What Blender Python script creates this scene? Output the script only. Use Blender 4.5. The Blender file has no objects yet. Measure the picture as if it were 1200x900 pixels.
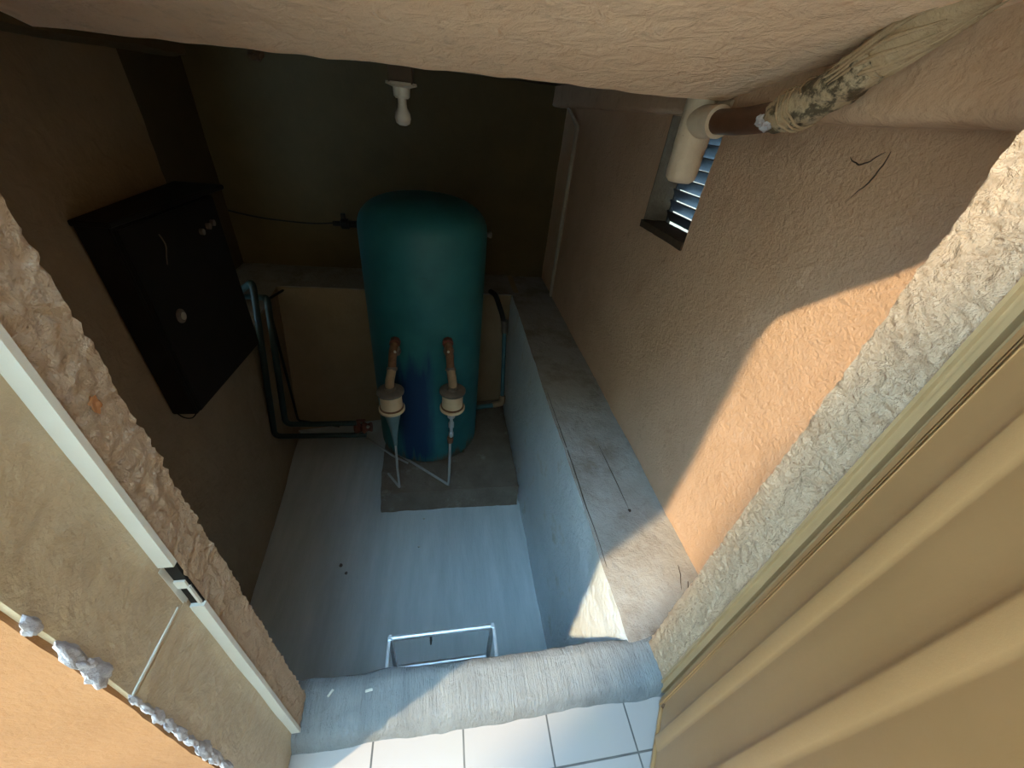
import bpy, bmesh, math, random
from mathutils import Vector, Matrix, noise

random.seed(7)
S = bpy.context.scene
COL = S.collection

# ------------------------------------------------------------------ camera
cam = bpy.data.cameras.new('camera'); cam_o = bpy.data.objects.new('camera', cam); COL.objects.link(cam_o)
cam.sensor_fit = 'HORIZONTAL'; cam.sensor_width = 36.0; cam.lens = 13.5
cam.clip_start = 0.02; cam.clip_end = 200
R_ = Vector((0.98344, -0.14967, 0.10216)); D_ = Vector((-0.00515, -0.58663, -0.80984)); F_ = Vector((0.18114, 0.7959, -0.57769))
mw = Matrix((R_, -D_, -F_)).transposed().to_4x4(); mw.translation = Vector((0, 0, 1.5))
cam_o.matrix_world = mw
S.camera = cam_o

# ------------------------------------------------------------------ sky and sun
W = bpy.data.worlds.new('sky'); S.world = W; W.use_nodes = True
bg = W.node_tree.nodes['Background']; bg.inputs[0].default_value = (0.38, 0.70, 1.0, 1); bg.inputs[1].default_value = 21.0
sun = bpy.data.lights.new('sun', 'SUN'); sun.energy = 7.0; sun.color = (1.0, 0.80, 0.49); sun.angle = 0.022
sun_o = bpy.data.objects.new('sun', sun); COL.objects.link(sun_o)
sd = Vector((0.5856, 0.2993, -0.7533))
sun_o.rotation_euler = sd.to_track_quat('-Z', 'Y').to_euler(); sun_o.location = (-4, -2, 6)
vs = S.view_settings; vs.view_transform = 'Standard'; vs.look = 'None'; vs.gamma = 1.0; vs.exposure = 0.0; vs.use_curve_mapping = False

# ------------------------------------------------------------------ materials
def mat(name, c1, c2=None, scale=6.0, rough=0.8, bump=0.0, bscale=60.0, metal=0.0, spec=0.4, c3=None, stretch=(1, 1, 1), bdist=0.01, c3amt=(0.55, 0.7), c3scale=None, bump2=0.0, bscale2=14.0):
    m = bpy.data.materials.new(name); m.use_nodes = True
    nt = m.node_tree; N = nt.nodes; L = nt.links; b = N['Principled BSDF']
    b.inputs['Roughness'].default_value = rough; b.inputs['Metallic'].default_value = metal
    b.inputs['Specular IOR Level'].default_value = spec
    tc = N.new('ShaderNodeTexCoord'); mp = N.new('ShaderNodeMapping'); mp.inputs['Scale'].default_value = stretch
    L.new(tc.outputs['Object'], mp.inputs['Vector'])
    c2 = c2 or c1
    nz = N.new('ShaderNodeTexNoise'); nz.inputs['Scale'].default_value = scale; nz.inputs['Detail'].default_value = 8; nz.inputs['Roughness'].default_value = 0.65
    L.new(mp.outputs[0], nz.inputs['Vector'])
    cr = N.new('ShaderNodeValToRGB'); cr.color_ramp.elements[0].position = 0.32; cr.color_ramp.elements[1].position = 0.68
    cr.color_ramp.elements[0].color = (*c1, 1); cr.color_ramp.elements[1].color = (*c2, 1)
    L.new(nz.outputs[0], cr.inputs[0]); col = cr.outputs[0]
    if c3:
        n3 = N.new('ShaderNodeTexNoise'); n3.inputs['Scale'].default_value = c3scale or scale * 2.7; n3.inputs['Detail'].default_value = 10
        n3.inputs['Roughness'].default_value = 0.7; L.new(tc.outputs['Object'], n3.inputs['Vector'])
        r3 = N.new('ShaderNodeMapRange'); r3.inputs[1].default_value = c3amt[0]; r3.inputs[2].default_value = c3amt[1]; L.new(n3.outputs[0], r3.inputs[0])
        mx = N.new('ShaderNodeMix'); mx.data_type = 'RGBA'; L.new(r3.outputs[0], mx.inputs[0]); L.new(col, mx.inputs[6]); mx.inputs[7].default_value = (*c3, 1)
        col = mx.outputs[2]
    L.new(col, b.inputs['Base Color'])
    if bump:
        nb = N.new('ShaderNodeTexNoise'); nb.inputs['Scale'].default_value = bscale; nb.inputs['Detail'].default_value = 6; nb.inputs['Roughness'].default_value = 0.7
        L.new(mp.outputs[0], nb.inputs['Vector'])
        bp = N.new('ShaderNodeBump'); bp.inputs['Strength'].default_value = bump; bp.inputs['Distance'].default_value = bdist
        L.new(nb.outputs[0], bp.inputs['Height'])
        out = bp
        if bump2:
            n2 = N.new('ShaderNodeTexNoise'); n2.inputs['Scale'].default_value = bscale2; n2.inputs['Detail'].default_value = 4
            n2.inputs['Distortion'].default_value = 0.8
            L.new(tc.outputs['Object'], n2.inputs['Vector'])
            b2 = N.new('ShaderNodeBump'); b2.inputs['Strength'].default_value = bump2; b2.inputs['Distance'].default_value = 0.03
            L.new(n2.outputs[0], b2.inputs['Height']); L.new(bp.outputs[0], b2.inputs['Normal']); out = b2
        L.new(out.outputs[0], b.inputs['Normal'])
    return m

M = {}
M['plaster'] = mat('beige_plaster', (0.56, 0.36, 0.235), (0.64, 0.42, 0.285), 3.5, 0.9, 0.85, 85, c3=(0.44, 0.275, 0.175), c3amt=(0.6, 0.78), bump2=0.22, bscale2=24)
M['beamplaster'] = mat('brown_beam_plaster', (0.54, 0.35, 0.23), (0.60, 0.40, 0.27), 4, 0.9, 0.45, 60, c3=(0.40, 0.255, 0.16), c3amt=(0.55, 0.75), bump2=0.35, bscale2=16, stretch=(1, 1, 1))
M['ceilplaster'] = mat('beige_soffit_plaster', (0.90, 0.62, 0.42), (0.93, 0.67, 0.47), 3.0, 0.9, 0.6, 45, c3=(0.72, 0.49, 0.32), c3amt=(0.56, 0.72), c3scale=12, bump2=0.45, bscale2=15)
M['leftplaster'] = mat('shade_tan_plaster', (0.25, 0.18, 0.11), (0.32, 0.235, 0.15), 3, 0.9, 0.4, 55, c3=(0.19, 0.135, 0.085), c3amt=(0.6, 0.8), bump2=0.3)  # beige plaster darkened: part of the interior shade is in this colour
M['shadeplaster'] = mat('shade_brown_plaster', (0.075, 0.05, 0.022), (0.10, 0.068, 0.03), 2.5, 0.9, 0.3, 50)  # deep interior shade put into the plaster colour
M['jamb'] = mat('rough_jamb_plaster', (0.56, 0.415, 0.29), (0.66, 0.50, 0.36), 9, 0.85, 0.9, 90, c3=(0.40, 0.28, 0.22), c3amt=(0.58, 0.75), bdist=0.02, bump2=0.6, bscale2=30)
M['jamb_right'] = mat('rough_tan_jamb_plaster', (0.60, 0.405, 0.255), (0.70, 0.485, 0.315), 9, 0.85, 0.9, 90, c3=(0.48, 0.30, 0.18), c3amt=(0.58, 0.75), bdist=0.02, bump2=0.6, bscale2=30)
M['sill'] = mat('raked_concrete', (0.225, 0.23, 0.235), (0.30, 0.305, 0.305), 7, 0.9, 1.0, 60, c3=(0.14, 0.14, 0.135), c3amt=(0.6, 0.8), stretch=(2.4, 0.22, 1), bdist=0.02, bump2=0.35, bscale2=16)
M['ledge'] = mat('stained_concrete', (0.22, 0.195, 0.17), (0.30, 0.275, 0.25), 4, 0.9, 0.6, 55, c3=(0.15, 0.105, 0.075), c3amt=(0.5, 0.72), c3scale=3.5, bdist=0.012, bump2=0.3)
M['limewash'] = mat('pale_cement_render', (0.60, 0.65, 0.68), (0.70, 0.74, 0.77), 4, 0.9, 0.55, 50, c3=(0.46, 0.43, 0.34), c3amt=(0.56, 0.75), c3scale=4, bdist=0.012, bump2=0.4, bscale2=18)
M['plinth'] = mat('brown_stained_concrete', (0.12, 0.092, 0.068), (0.18, 0.145, 0.115), 5, 0.9, 0.5, 50, c3=(0.26, 0.24, 0.21), c3amt=(0.58, 0.72), c3scale=6, bump2=0.3)
M['pit'] = mat('smooth_grey_cement', (0.37, 0.395, 0.40), (0.48, 0.505, 0.505), 3, 0.7, 0.2, 35, c3=(0.45, 0.46, 0.45), c3amt=(0.6, 0.85), c3scale=5, stretch=(3.0, 0.45, 1))
M['exterior'] = mat('ochre_plaster', (0.27, 0.13, 0.05), (0.315, 0.158, 0.066), 5, 0.9, 0.35, 45, c3=(0.25, 0.11, 0.04), c3amt=(0.6, 0.8))
M['metal_cream'] = mat('cream_enamel', (0.40, 0.215, 0.085), (0.44, 0.24, 0.10), 3, 0.42, 0.05, 30, spec=0.5)
M['frame_cream'] = mat('aged_frame_enamel', (0.42, 0.33, 0.215), (0.52, 0.42, 0.285), 6, 0.42, 0.45, 26, spec=0.5, bump2=0.25, bscale2=12, c3=(0.34, 0.27, 0.16), c3amt=(0.6, 0.8), c3scale=9)
M['flange'] = mat('pale_frame_enamel', (0.62, 0.64, 0.60), (0.66, 0.67, 0.63), 8, 0.4, 0.1, 40, spec=0.5)
M['brassy'] = mat('frame_groove_enamel', (0.34, 0.215, 0.10), (0.40, 0.26, 0.13), 5, 0.35, spec=0.6)
M['teal'] = None
M['black'] = mat('black_enamel', (0.010, 0.010, 0.010), (0.014, 0.013, 0.012), 5, 0.6, spec=0.15)
M['blackrubber'] = mat('black_cable', (0.012, 0.012, 0.012), None, 5, 0.7, spec=0.2)
M['greenpipe'] = mat('dark_green_pipe', (0.005, 0.018, 0.018), (0.008, 0.025, 0.024), 9, 0.5)
M['greypipe'] = mat('grey_tube', (0.30, 0.31, 0.31), (0.38, 0.38, 0.37), 12, 0.5)
M['bluepipe'] = mat('blue_tube', (0.05, 0.13, 0.16), (0.07, 0.17, 0.2), 12, 0.5)
M['cream'] = mat('cream_canister_paint', (0.60, 0.45, 0.28), (0.66, 0.51, 0.33), 9, 0.5, c3=(0.5, 0.33, 0.18), c3amt=(0.62, 0.8), c3scale=22)
M['rust'] = mat('rusty_iron', (0.11, 0.05, 0.025), (0.19, 0.095, 0.05), 30, 0.85, 0.4, 80)
M['redbrown'] = mat('red_valve_paint', (0.10, 0.028, 0.018), (0.14, 0.04, 0.025), 20, 0.6)
M['tan'] = mat('tan_elbow', (0.26, 0.18, 0.11), (0.33, 0.235, 0.15), 20, 0.6)
M['slate'] = mat('dark_grey_cap', (0.10, 0.085, 0.07), (0.16, 0.13, 0.11), 20, 0.6)
M['cone'] = mat('teal_grey_cone', (0.10, 0.17, 0.18), (0.14, 0.22, 0.23), 14, 0.5)
M['steel'] = mat('galvanised_steel', (0.50, 0.53, 0.56), (0.62, 0.65, 0.67), 25, 0.35, metal=0.6, c3=(0.30, 0.24, 0.18), c3amt=(0.62, 0.75), c3scale=30)
M['white'] = mat('white_ceramic', (0.46, 0.43, 0.37), (0.52, 0.49, 0.42), 9, 0.35)
M['bulb'] = mat('frosted_glass', (0.48, 0.45, 0.40), None, 9, 0.25)
M['whitepipe'] = mat('painted_white_pipe', (0.56, 0.435, 0.32), (0.66, 0.53, 0.40), 12, 0.6, 0.3, 40, c3=(0.30, 0.19, 0.12), c3amt=(0.64, 0.72), c3scale=18)
M['brownpipe'] = mat('bare_brown_pipe', (0.085, 0.038, 0.022), (0.12, 0.055, 0.03), 14, 0.5)
M['wrap'] = mat('dirty_plastic_wrap', (0.40, 0.29, 0.17), (0.72, 0.60, 0.43), 20, 0.4, 0.8, 45, c3=(0.09, 0.07, 0.04), c3amt=(0.46, 0.54), c3scale=20)
M['upperpipe'] = mat('plastered_pipe', (0.42, 0.30, 0.18), (0.54, 0.40, 0.255), 14, 0.7, 0.8, 40, c3=(0.30, 0.20, 0.11), c3amt=(0.58, 0.7))
M['darkwood'] = mat('dark_brown_wood', (0.055, 0.035, 0.022), (0.085, 0.055, 0.035), 14, 0.7, stretch=(1, 6, 1))
M['louver'] = mat('dark_louver_metal', (0.03, 0.03, 0.035), (0.05, 0.05, 0.055), 14, 0.5)
M['crack'] = mat('dark_crack', (0.05, 0.035, 0.025), None, 10, 0.95)
M['seal'] = mat('grey_foam_sealant', (0.36, 0.36, 0.41), (0.50, 0.50, 0.55), 30, 0.35, 0.5, 60)
M['conduit'] = mat('painted_conduit', (0.36, 0.29, 0.22), (0.42, 0.34, 0.26), 14, 0.7)
M['lining'] = mat('bare_grey_mortar', (0.13, 0.105, 0.08), (0.19, 0.155, 0.12), 20, 0.95, 0.5, 60)
M['stone'] = mat('grit', (0.08, 0.07, 0.06), (0.12, 0.11, 0.1), 30, 0.9)
M['paper'] = mat('white_sticker', (0.40, 0.38, 0.31), None, 10, 0.6)
M['bounce_floor'] = mat('cream_bounce_floor', (0.78, 0.61, 0.44), (0.83, 0.66, 0.48), 3, 0.85, 0.2, 30)  # pale surface added out of view to bounce warm light indoors
M['blocker'] = mat('blocker_render', (0.46, 0.36, 0.25), (0.52, 0.41, 0.29), 2, 0.9)  # for unseen walls added to block sun and sky
M['rustspot'] = mat('rust_spot', (0.30, 0.13, 0.05), (0.40, 0.2, 0.09), 60, 0.9)

def tank_mat():
    m = bpy.data.materials.new('teal_tank_paint'); m.use_nodes = True
    nt = m.node_tree; N = nt.nodes; L = nt.links; b = N['Principled BSDF']; b.inputs['Roughness'].default_value = 0.5; b.inputs['Specular IOR Level'].default_value = 0.35
    tc = N.new('ShaderNodeTexCoord'); nz = N.new('ShaderNodeTexNoise'); nz.inputs['Scale'].default_value = 5; nz.inputs['Detail'].default_value = 8; L.new(tc.outputs['Object'], nz.inputs[0])
    cr = N.new('ShaderNodeValToRGB'); cr.color_ramp.elements[0].position = .35; cr.color_ramp.elements[1].position = .7
    cr.color_ramp.elements[0].color = (0.016, 0.118, 0.135, 1); cr.color_ramp.elements[1].color = (0.026, 0.155, 0.17, 1); L.new(nz.outputs[0], cr.inputs[0])
    sp = N.new('ShaderNodeSeparateXYZ'); L.new(tc.outputs['Object'], sp.inputs[0])
    def rng(src, a, bb, c=0.0, d=1.0):
        r = N.new('ShaderNodeMapRange'); r.inputs[1].default_value = a; r.inputs[2].default_value = bb; r.inputs[3].default_value = c; r.inputs[4].default_value = d; L.new(src, r.inputs[0]); return r.outputs[0]
    def op(o, a, bb):
        q = N.new('ShaderNodeMath'); q.operation = o
        for i, v in enumerate((a, bb)):
            if isinstance(v, float): q.inputs[i].default_value = v
            else: L.new(v, q.inputs[i])
        return q.outputs[0]
    mp = N.new('ShaderNodeMapping'); mp.inputs['Scale'].default_value = (9, 9, 1.2); L.new(tc.outputs['Object'], mp.inputs[0])
    n2 = N.new('ShaderNodeTexNoise'); n2.inputs['Scale'].default_value = 2.2; n2.inputs['Detail'].default_value = 6; L.new(mp.outputs[0], n2.inputs[0])
    wob = op('MULTIPLY', op('SUBTRACT', n2.outputs[0], 0.5), 0.5)
    x = op('ADD', sp.outputs[0], op('MULTIPLY', wob, 0.25)); z = op('ADD', sp.outputs[2], wob)
    mask = op('MULTIPLY', op('MULTIPLY', rng(x, -.26, -.17), rng(x, .07, -.02)), op('MULTIPLY', rng(z, 1.12, .92), rng(z, .05, .15)))
    mask = op('MULTIPLY', mask, rng(sp.outputs[1], 0.0, -0.1))
    mx = N.new('ShaderNodeMix'); mx.data_type = 'RGBA'; L.new(mask, mx.inputs[0]); L.new(cr.outputs[0], mx.inputs[6]); mx.inputs[7].default_value = (0.008, 0.034, 0.10, 1)
    rim = rng(z, .10, .02)
    m2 = N.new('ShaderNodeMix'); m2.data_type = 'RGBA'; L.new(rim, m2.inputs[0]); L.new(mx.outputs[2], m2.inputs[6]); m2.inputs[7].default_value = (0.10, 0.075, 0.04, 1)
    L.new(m2.outputs[2], b.inputs['Base Color']); return m
M['teal'] = tank_mat()

def tile_mat():
    m = bpy.data.materials.new('white_floor_tiles'); m.use_nodes = True
    nt = m.node_tree; N = nt.nodes; L = nt.links; b = N['Principled BSDF']; b.inputs['Roughness'].default_value = 0.3; b.inputs['Specular IOR Level'].default_value = 0.4
    tc = N.new('ShaderNodeTexCoord'); mp = N.new('ShaderNodeMapping')
    P = 0.2545
    mp.inputs['Scale'].default_value = (1 / P, 1 / P, 1); mp.inputs['Location'].default_value = (0.196 / P, -0.209 / P, 0)
    L.new(tc.outputs['Object'], mp.inputs[0])
    br = N.new('ShaderNodeTexBrick'); br.offset = 0; br.inputs['Scale'].default_value = 1; br.inputs['Brick Width'].default_value = 1; br.inputs['Row Height'].default_value = 1
    br.inputs['Mortar Size'].default_value = 0.011; br.inputs['Mortar Smooth'].default_value = 0.2; br.inputs['Bias'].default_value = 0
    br.inputs['Color1'].default_value = (0.29, 0.252, 0.232, 1); br.inputs['Color2'].default_value = (0.32, 0.28, 0.258, 1); br.inputs['Mortar'].default_value = (0.07, 0.065, 0.06, 1)
    L.new(mp.outputs[0], br.inputs[0])
    nz = N.new('ShaderNodeTexNoise'); nz.inputs['Scale'].default_value = 5; nz.inputs['Detail'].default_value = 8; L.new(tc.outputs['Object'], nz.inputs[0])
    r = N.new('ShaderNodeMapRange'); r.inputs[1].default_value = .45; r.inputs[2].default_value = .8; r.inputs[4].default_value = .6; L.new(nz.outputs[0], r.inputs[0])
    mx = N.new('ShaderNodeMix'); mx.data_type = 'RGBA'; L.new(r.outputs[0], mx.inputs[0]); L.new(br.outputs[0], mx.inputs[6]); mx.inputs[7].default_value = (0.30, 0.265, 0.225, 1)
    L.new(mx.outputs[2], b.inputs['Base Color'])
    bp = N.new('ShaderNodeBump'); bp.invert = True; bp.inputs['Strength'].default_value = .6; bp.inputs['Distance'].default_value = .004; L.new(br.outputs['Fac'], bp.inputs['Height']); L.new(bp.outputs[0], b.inputs['Normal'])
    return m
M['tile'] = tile_mat()

# ------------------------------------------------------------------ mesh helpers
def finish(name, bm, m, parent=None, smooth=None, origin=None):
    bmesh.ops.remove_doubles(bm, verts=bm.verts, dist=1e-5)
    bmesh.ops.recalc_face_normals(bm, faces=bm.faces)
    if origin is None:
        if parent is not None:
            origin = Vector((0, 0, 0))
        else:
            xs = [v.co.x for v in bm.verts]; ys = [v.co.y for v in bm.verts]; zs = [v.co.z for v in bm.verts]
            origin = Vector(((min(xs) + max(xs)) / 2, (min(ys) + max(ys)) / 2, min(zs)))
    origin = Vector(origin)
    base = world_origin(parent) if parent is not None else Vector((0, 0, 0))
    # vertices are given in world space; store them relative to the object's origin
    if parent is not None: origin = base
    for v in bm.verts: v.co -= origin
    me = bpy.data.meshes.new(name); bm.to_mesh(me); bm.free()
    if smooth:
        for p in me.polygons: p.use_smooth = True
        me.set_sharp_from_angle(angle=math.radians(smooth))
    me.materials.append(m)
    o = bpy.data.objects.new(name, me); COL.objects.link(o)
    if parent is not None:
        o.parent = parent
        o.location = (0, 0, 0)
    else:
        o.location = origin
    return o

def world_origin(o):
    p = Vector((0, 0, 0))
    while o is not None:
        p += Vector(o.location); o = o.parent
    return p

def thing(name, label, cat, loc, group=None):
    o = bpy.data.objects.new(name, None); COL.objects.link(o); o.location = loc; o.empty_display_size = 0.1
    return tag(o, label, cat, group)

def tag(o, label, cat, group=None):
    o['label'] = label; o['category'] = cat
    if group: o['group'] = group
    return o

def structure(o, label=None, cat=None):
    o['kind'] = 'structure'
    if label: o['label'] = label
    if cat: o['category'] = cat
    return o

def nvec(p, f, a, seed=0.0):
    q = Vector(p) * f + Vector((seed, seed * 1.7, -seed))
    return noise.noise_vector(q) * a

def rough(amp, f, seed=0.0, amp2=None, f2=None):
    def g(p):
        d = nvec(p, f, amp, seed)
        if amp2: d += nvec(p, f2, amp2, seed + 3)
        return p + d
    return g

def grid_hex(bm, c, n=(1, 1, 1), deform=None):
    """c[i][j][k]: eight corners, trilinear; n segments along each axis; closed surface"""
    def P(u, v, w):
        r = Vector((0, 0, 0))
        for i in (0, 1):
            for j in (0, 1):
                for k in (0, 1):
                    r += Vector(c[i][j][k]) * ((u if i else 1 - u) * (v if j else 1 - v) * (w if k else 1 - w))
        return r
    cache = {}
    def V(i, j, k):
        key = (i, j, k)
        if key not in cache:
            p = P(i / n[0], j / n[1], k / n[2])
            if deform: p = deform(p)
            cache[key] = bm.verts.new(p)
        return cache[key]
    nx, ny, nz = n
    for i in range(nx):
        for j in range(ny):
            for k in (0, nz): bm.faces.new([V(i, j, k), V(i + 1, j, k), V(i + 1, j + 1, k), V(i, j + 1, k)])
    for i in range(nx):
        for k in range(nz):
            for j in (0, ny): bm.faces.new([V(i, j, k), V(i + 1, j, k), V(i + 1, j, k + 1), V(i, j, k + 1)])
    for j in range(ny):
        for k in range(nz):
            for i in (0, nx): bm.faces.new([V(i, j, k), V(i, j + 1, k), V(i, j + 1, k + 1), V(i, j, k + 1)])

def box_corners(x0, x1, y0, y1, z0, z1):
    return [[[(x, y, z) for z in (z0, z1)] for y in (y0, y1)] for x in (x0, x1)]

def boxbm(x0, x1, y0, y1, z0, z1, n=(1, 1, 1), deform=None, bevel=0, bm=None):
    b = bmesh.new(); grid_hex(b, box_corners(x0, x1, y0, y1, z0, z1), n, deform)
    if bevel: bmesh.ops.bevel(b, geom=list(b.edges), offset=bevel, segments=2, affect='EDGES', profile=.6)
    if bm is None: return b
    merge(bm, b); return bm

def merge(dst, src):
    mp = {}
    for v in src.verts: mp[v] = dst.verts.new(v.co)
    for f in src.faces: dst.faces.new([mp[v] for v in f.verts])
    src.free()

def prism(poly, vec, bm=None):
    b = bm or bmesh.new(); vec = Vector(vec)
    a = [b.verts.new(Vector(p)) for p in poly]; t = [b.verts.new(Vector(p) + vec) for p in poly]
    b.faces.new(a); b.faces.new(t[::-1])
    for i in range(len(a)):
        j = (i + 1) % len(a); b.faces.new([a[i], a[j], t[j], t[i]])
    return b

def smooth_path(pts, sub=6):
    pts = [Vector(p) for p in pts]
    if len(pts) < 3: return pts
    out = []
    for i in range(len(pts) - 1):
        p0 = pts[max(i - 1, 0)]; p1 = pts[i]; p2 = pts[i + 1]; p3 = pts[min(i + 2, len(pts) - 1)]
        for s in range(sub):
            t = s / sub
            out.append(0.5 * ((2 * p1) + (-p0 + p2) * t + (2 * p0 - 5 * p1 + 4 * p2 - p3) * t * t + (-p0 + 3 * p1 - 3 * p2 + p3) * t ** 3))
    out.append(pts[-1]); return out

def bend_path(pts, r=0.03, n=5):
    """polyline with rounded corners"""
    pts = [Vector(p) for p in pts]; out = [pts[0]]
    for i in range(1, len(pts) - 1):
        a, b, c = pts[i - 1], pts[i], pts[i + 1]
        d1 = (a - b); d2 = (c - b); rr = min(r, d1.length * .45, d2.length * .45)
        s = b + d1.normalized() * rr; e = b + d2.normalized() * rr
        for k in range(n + 1):
            t = k / n; out.append((1 - t) ** 2 * s + 2 * t * (1 - t) * b + t * t * e)
    out.append(pts[-1]); return out

def tube(pts, r, seg=12, bm=None, radii=None, deform=None):
    b = bm or bmesh.new(); pts = [Vector(p) for p in pts]; n = len(pts); rings = []
    up = None
    for i, p in enumerate(pts):
        t = (pts[min(i + 1, n - 1)] - pts[max(i - 1, 0)]).normalized()
        if up is None:
            up = Vector((0, 0, 1)) if abs(t.z) < .9 else Vector((1, 0, 0))
        u = (up - t * up.dot(t)).normalized(); v = t.cross(u); up = u
        rr = radii[i] if radii else r
        ring = []
        for k in range(seg):
            a = 2 * math.pi * k / seg; q = p + (u * math.cos(a) + v * math.sin(a)) * rr
            if deform: q = deform(q)
            ring.append(b.verts.new(q))
        rings.append(ring)
    for i in range(n - 1):
        for k in range(seg):
            b.faces.new([rings[i][k], rings[i][(k + 1) % seg], rings[i + 1][(k + 1) % seg], rings[i + 1][k]])
    b.faces.new(rings[0][::-1]); b.faces.new(rings[-1]); return b

def lathe(prof, org, axis=(0, 0, 1), seg=32, bm=None):
    """prof: list of (radius, height along axis)"""
    b = bm or bmesh.new(); ax = Vector(axis).normalized(); o = Vector(org)
    u = (Vector((1, 0, 0)) if abs(ax.x) < .9 else Vector((0, 1, 0))); u = (u - ax * u.dot(ax)).normalized(); v = ax.cross(u)
    rings = []
    for r, h in prof:
        if r < 1e-6: rings.append([b.verts.new(o + ax * h)])
        else: rings.append([b.verts.new(o + ax * h + (u * math.cos(2 * math.pi * k / seg) + v * math.sin(2 * math.pi * k / seg)) * r) for k in range(seg)])
    for a, c in zip(rings[:-1], rings[1:]):
        for k in range(seg):
            j = (k + 1) % seg
            if len(a) == 1 and len(c) == 1: continue
            if len(a) == 1: b.faces.new([a[0], c[k], c[j]])
            elif len(c) == 1: b.faces.new([a[k], a[j], c[0]])
            else: b.faces.new([a[k], a[j], c[j], c[k]])
    if len(rings[0]) > 1: b.faces.new(rings[0][::-1])
    if len(rings[-1]) > 1: b.faces.new(rings[-1])
    return b

def blob(c, r, seed, amp=.35, sc=(1, 1, 1), bm=None):
    b = bmesh.new(); bmesh.ops.create_icosphere(b, subdivisions=3, radius=1)
    for v in b.verts:
        d = 1 + amp * noise.noise(v.co * 1.6 + Vector((seed, seed * 2, 0))) + amp * .4 * noise.noise(v.co * 4 + Vector((seed, 0, seed)))
        v.co = Vector(c) + Vector((v.co.x * sc[0], v.co.y * sc[1], v.co.z * sc[2])) * r * d
    if bm is None: return b
    merge(bm, b); return bm

# ------------------------------------------------------------------ the setting
Z0 = -1.22
def XL(y): return -1.11 - 0.07 * y
def XR(y): return 1.012 + 0.018 * y

# entry floor of tiles, pit floor
structure(finish('floor', boxbm(-1.2, 1.6, -.45, 0.345, -0.12, 0), M['tile'], origin=(0, 0, 0)))
b = boxbm(-12.2, 1.9, -9.2, -.45, -0.12, 0); boxbm(-12.2, -1.2, -.45, .3, -.12, 0, bm=b)
structure(finish('floor_added_bounce', b, M['bounce_floor']))  # added unseen ground, reflects sunlight up to the soffit
structure(finish('floor_pit', boxbm(-2.0, 1.2, 0.46, 4.1, Z0 - .15, Z0, (30, 40, 1), rough(.006, 2.0)), M['pit'], smooth=40))
# raked concrete threshold with the pit's front wall under it
def sill_def(p):
    q = Vector(p)
    if q.z > -.05:
        y = q.y
        drop = 0.050 * max(0, (0.362 - y) / 0.037) ** 1.8 if y < .362 else 0.016 * max(0, (y - .455) / .035) ** 2
        drop += (.42 - y) * .12 if y < .42 else 0
        q.z -= drop
        q += nvec(q, 22, .004) + nvec(q, 5, .005, 4)
        q.y += .006 * noise.noise(Vector((q.x * 9, 3.1, 0)))
    else:
        q += nvec(q, 9, .006)
    return q
b = bmesh.new(); grid_hex(b, box_corners(-.46, .80, .325, .49, 0.0, .055), (150, 22, 3), sill_def)
structure(finish('trim_1', b, M['sill'], smooth=60), 'raked grey concrete threshold across the doorway', 'threshold')
structure(finish('wall_front', boxbm(-1.4, 1.1, .345, .475, Z0 - .05, -.03, (50, 4, 24), rough(.008, 7)), M['pit'], smooth=50))

# door wall left of the opening, ochre outside
b = bmesh.new(); grid_hex(b, box_corners(-2.6, -.4165, .232, .44, -.1, 3.1), (60, 4, 120), rough(.003, 5, 2, .0022, 24))
structure(finish('wall_left_outside', b, M['exterior'], smooth=60))
# rough plaster reveal left
b = bmesh.new(); grid_hex(b, box_corners(-1.3, -.392, .376, .447, -.02, 3.1), (6, 14, 500), rough(.003, 14, 1, .0045, 75))
structure(finish('wall_left_reveal', b, M['jamb'], smooth=80))
# below the left reveal and behind the wall, down to the pit
structure(finish('wall_left_front', boxbm(-2.0, -.42, .33, .445, Z0 - .1, 0.0), M['shadeplaster']))
# right reveal and the wall beyond it
b = bmesh.new(); grid_hex(b, box_corners(.705, 1.4, .357, .466, -.02, 3.1), (5, 22, 500), rough(.003, 13, 5, .004, 75))
structure(finish('wall_right_reveal', b, M['jamb_right'], smooth=80))
structure(finish('wall_right_outside', boxbm(.74, 2.2, .22, .36, -.1, 3.1), M['exterior']))
structure(finish('wall_right_front', boxbm(.70, 1.4, .35, .46, Z0 - .1, 0.0), M['shadeplaster']))

# left wall (slightly splayed), full height up to its corner, a retaining wall beyond
def lw(name, pts_in, th, m, n, amp=.006):
    a, b_, c, d = [Vector(p) for p in pts_in]      # near-bottom, far-bottom, far-top, near-top
    t = Vector(th); b = bmesh.new()
    corners = [[[a + t, d + t], [b_ + t, c + t]], [[a, d], [b_, c]]]
    grid_hex(b, corners, n, rough(amp, 3, 1, amp * .4, 14))
    return structure(finish(name, b, m, smooth=60))
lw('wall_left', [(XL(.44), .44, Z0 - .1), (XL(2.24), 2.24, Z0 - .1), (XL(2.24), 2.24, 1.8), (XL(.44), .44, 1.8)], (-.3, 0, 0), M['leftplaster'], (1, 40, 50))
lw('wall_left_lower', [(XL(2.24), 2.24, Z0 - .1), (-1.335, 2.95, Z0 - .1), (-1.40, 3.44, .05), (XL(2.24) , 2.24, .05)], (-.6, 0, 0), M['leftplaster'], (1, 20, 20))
b = bmesh.new(); t = Vector((0, .75, 0))
q = [Vector(p) for p in ((-1.42, 2.95, Z0 - .1), (.75, 3.38, Z0 - .1), (.75, 3.52, .05), (-1.45, 3.44, .05))]
grid_hex(b, [[[q[0], q[3]], [q[0] + t, q[3] + t]], [[q[1], q[2]], [q[1] + t, q[2] + t]]], (40, 10, 24), rough(.007, 4, 3))
structure(finish('wall_back_lower', b, M['leftplaster'], smooth=50))
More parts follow.
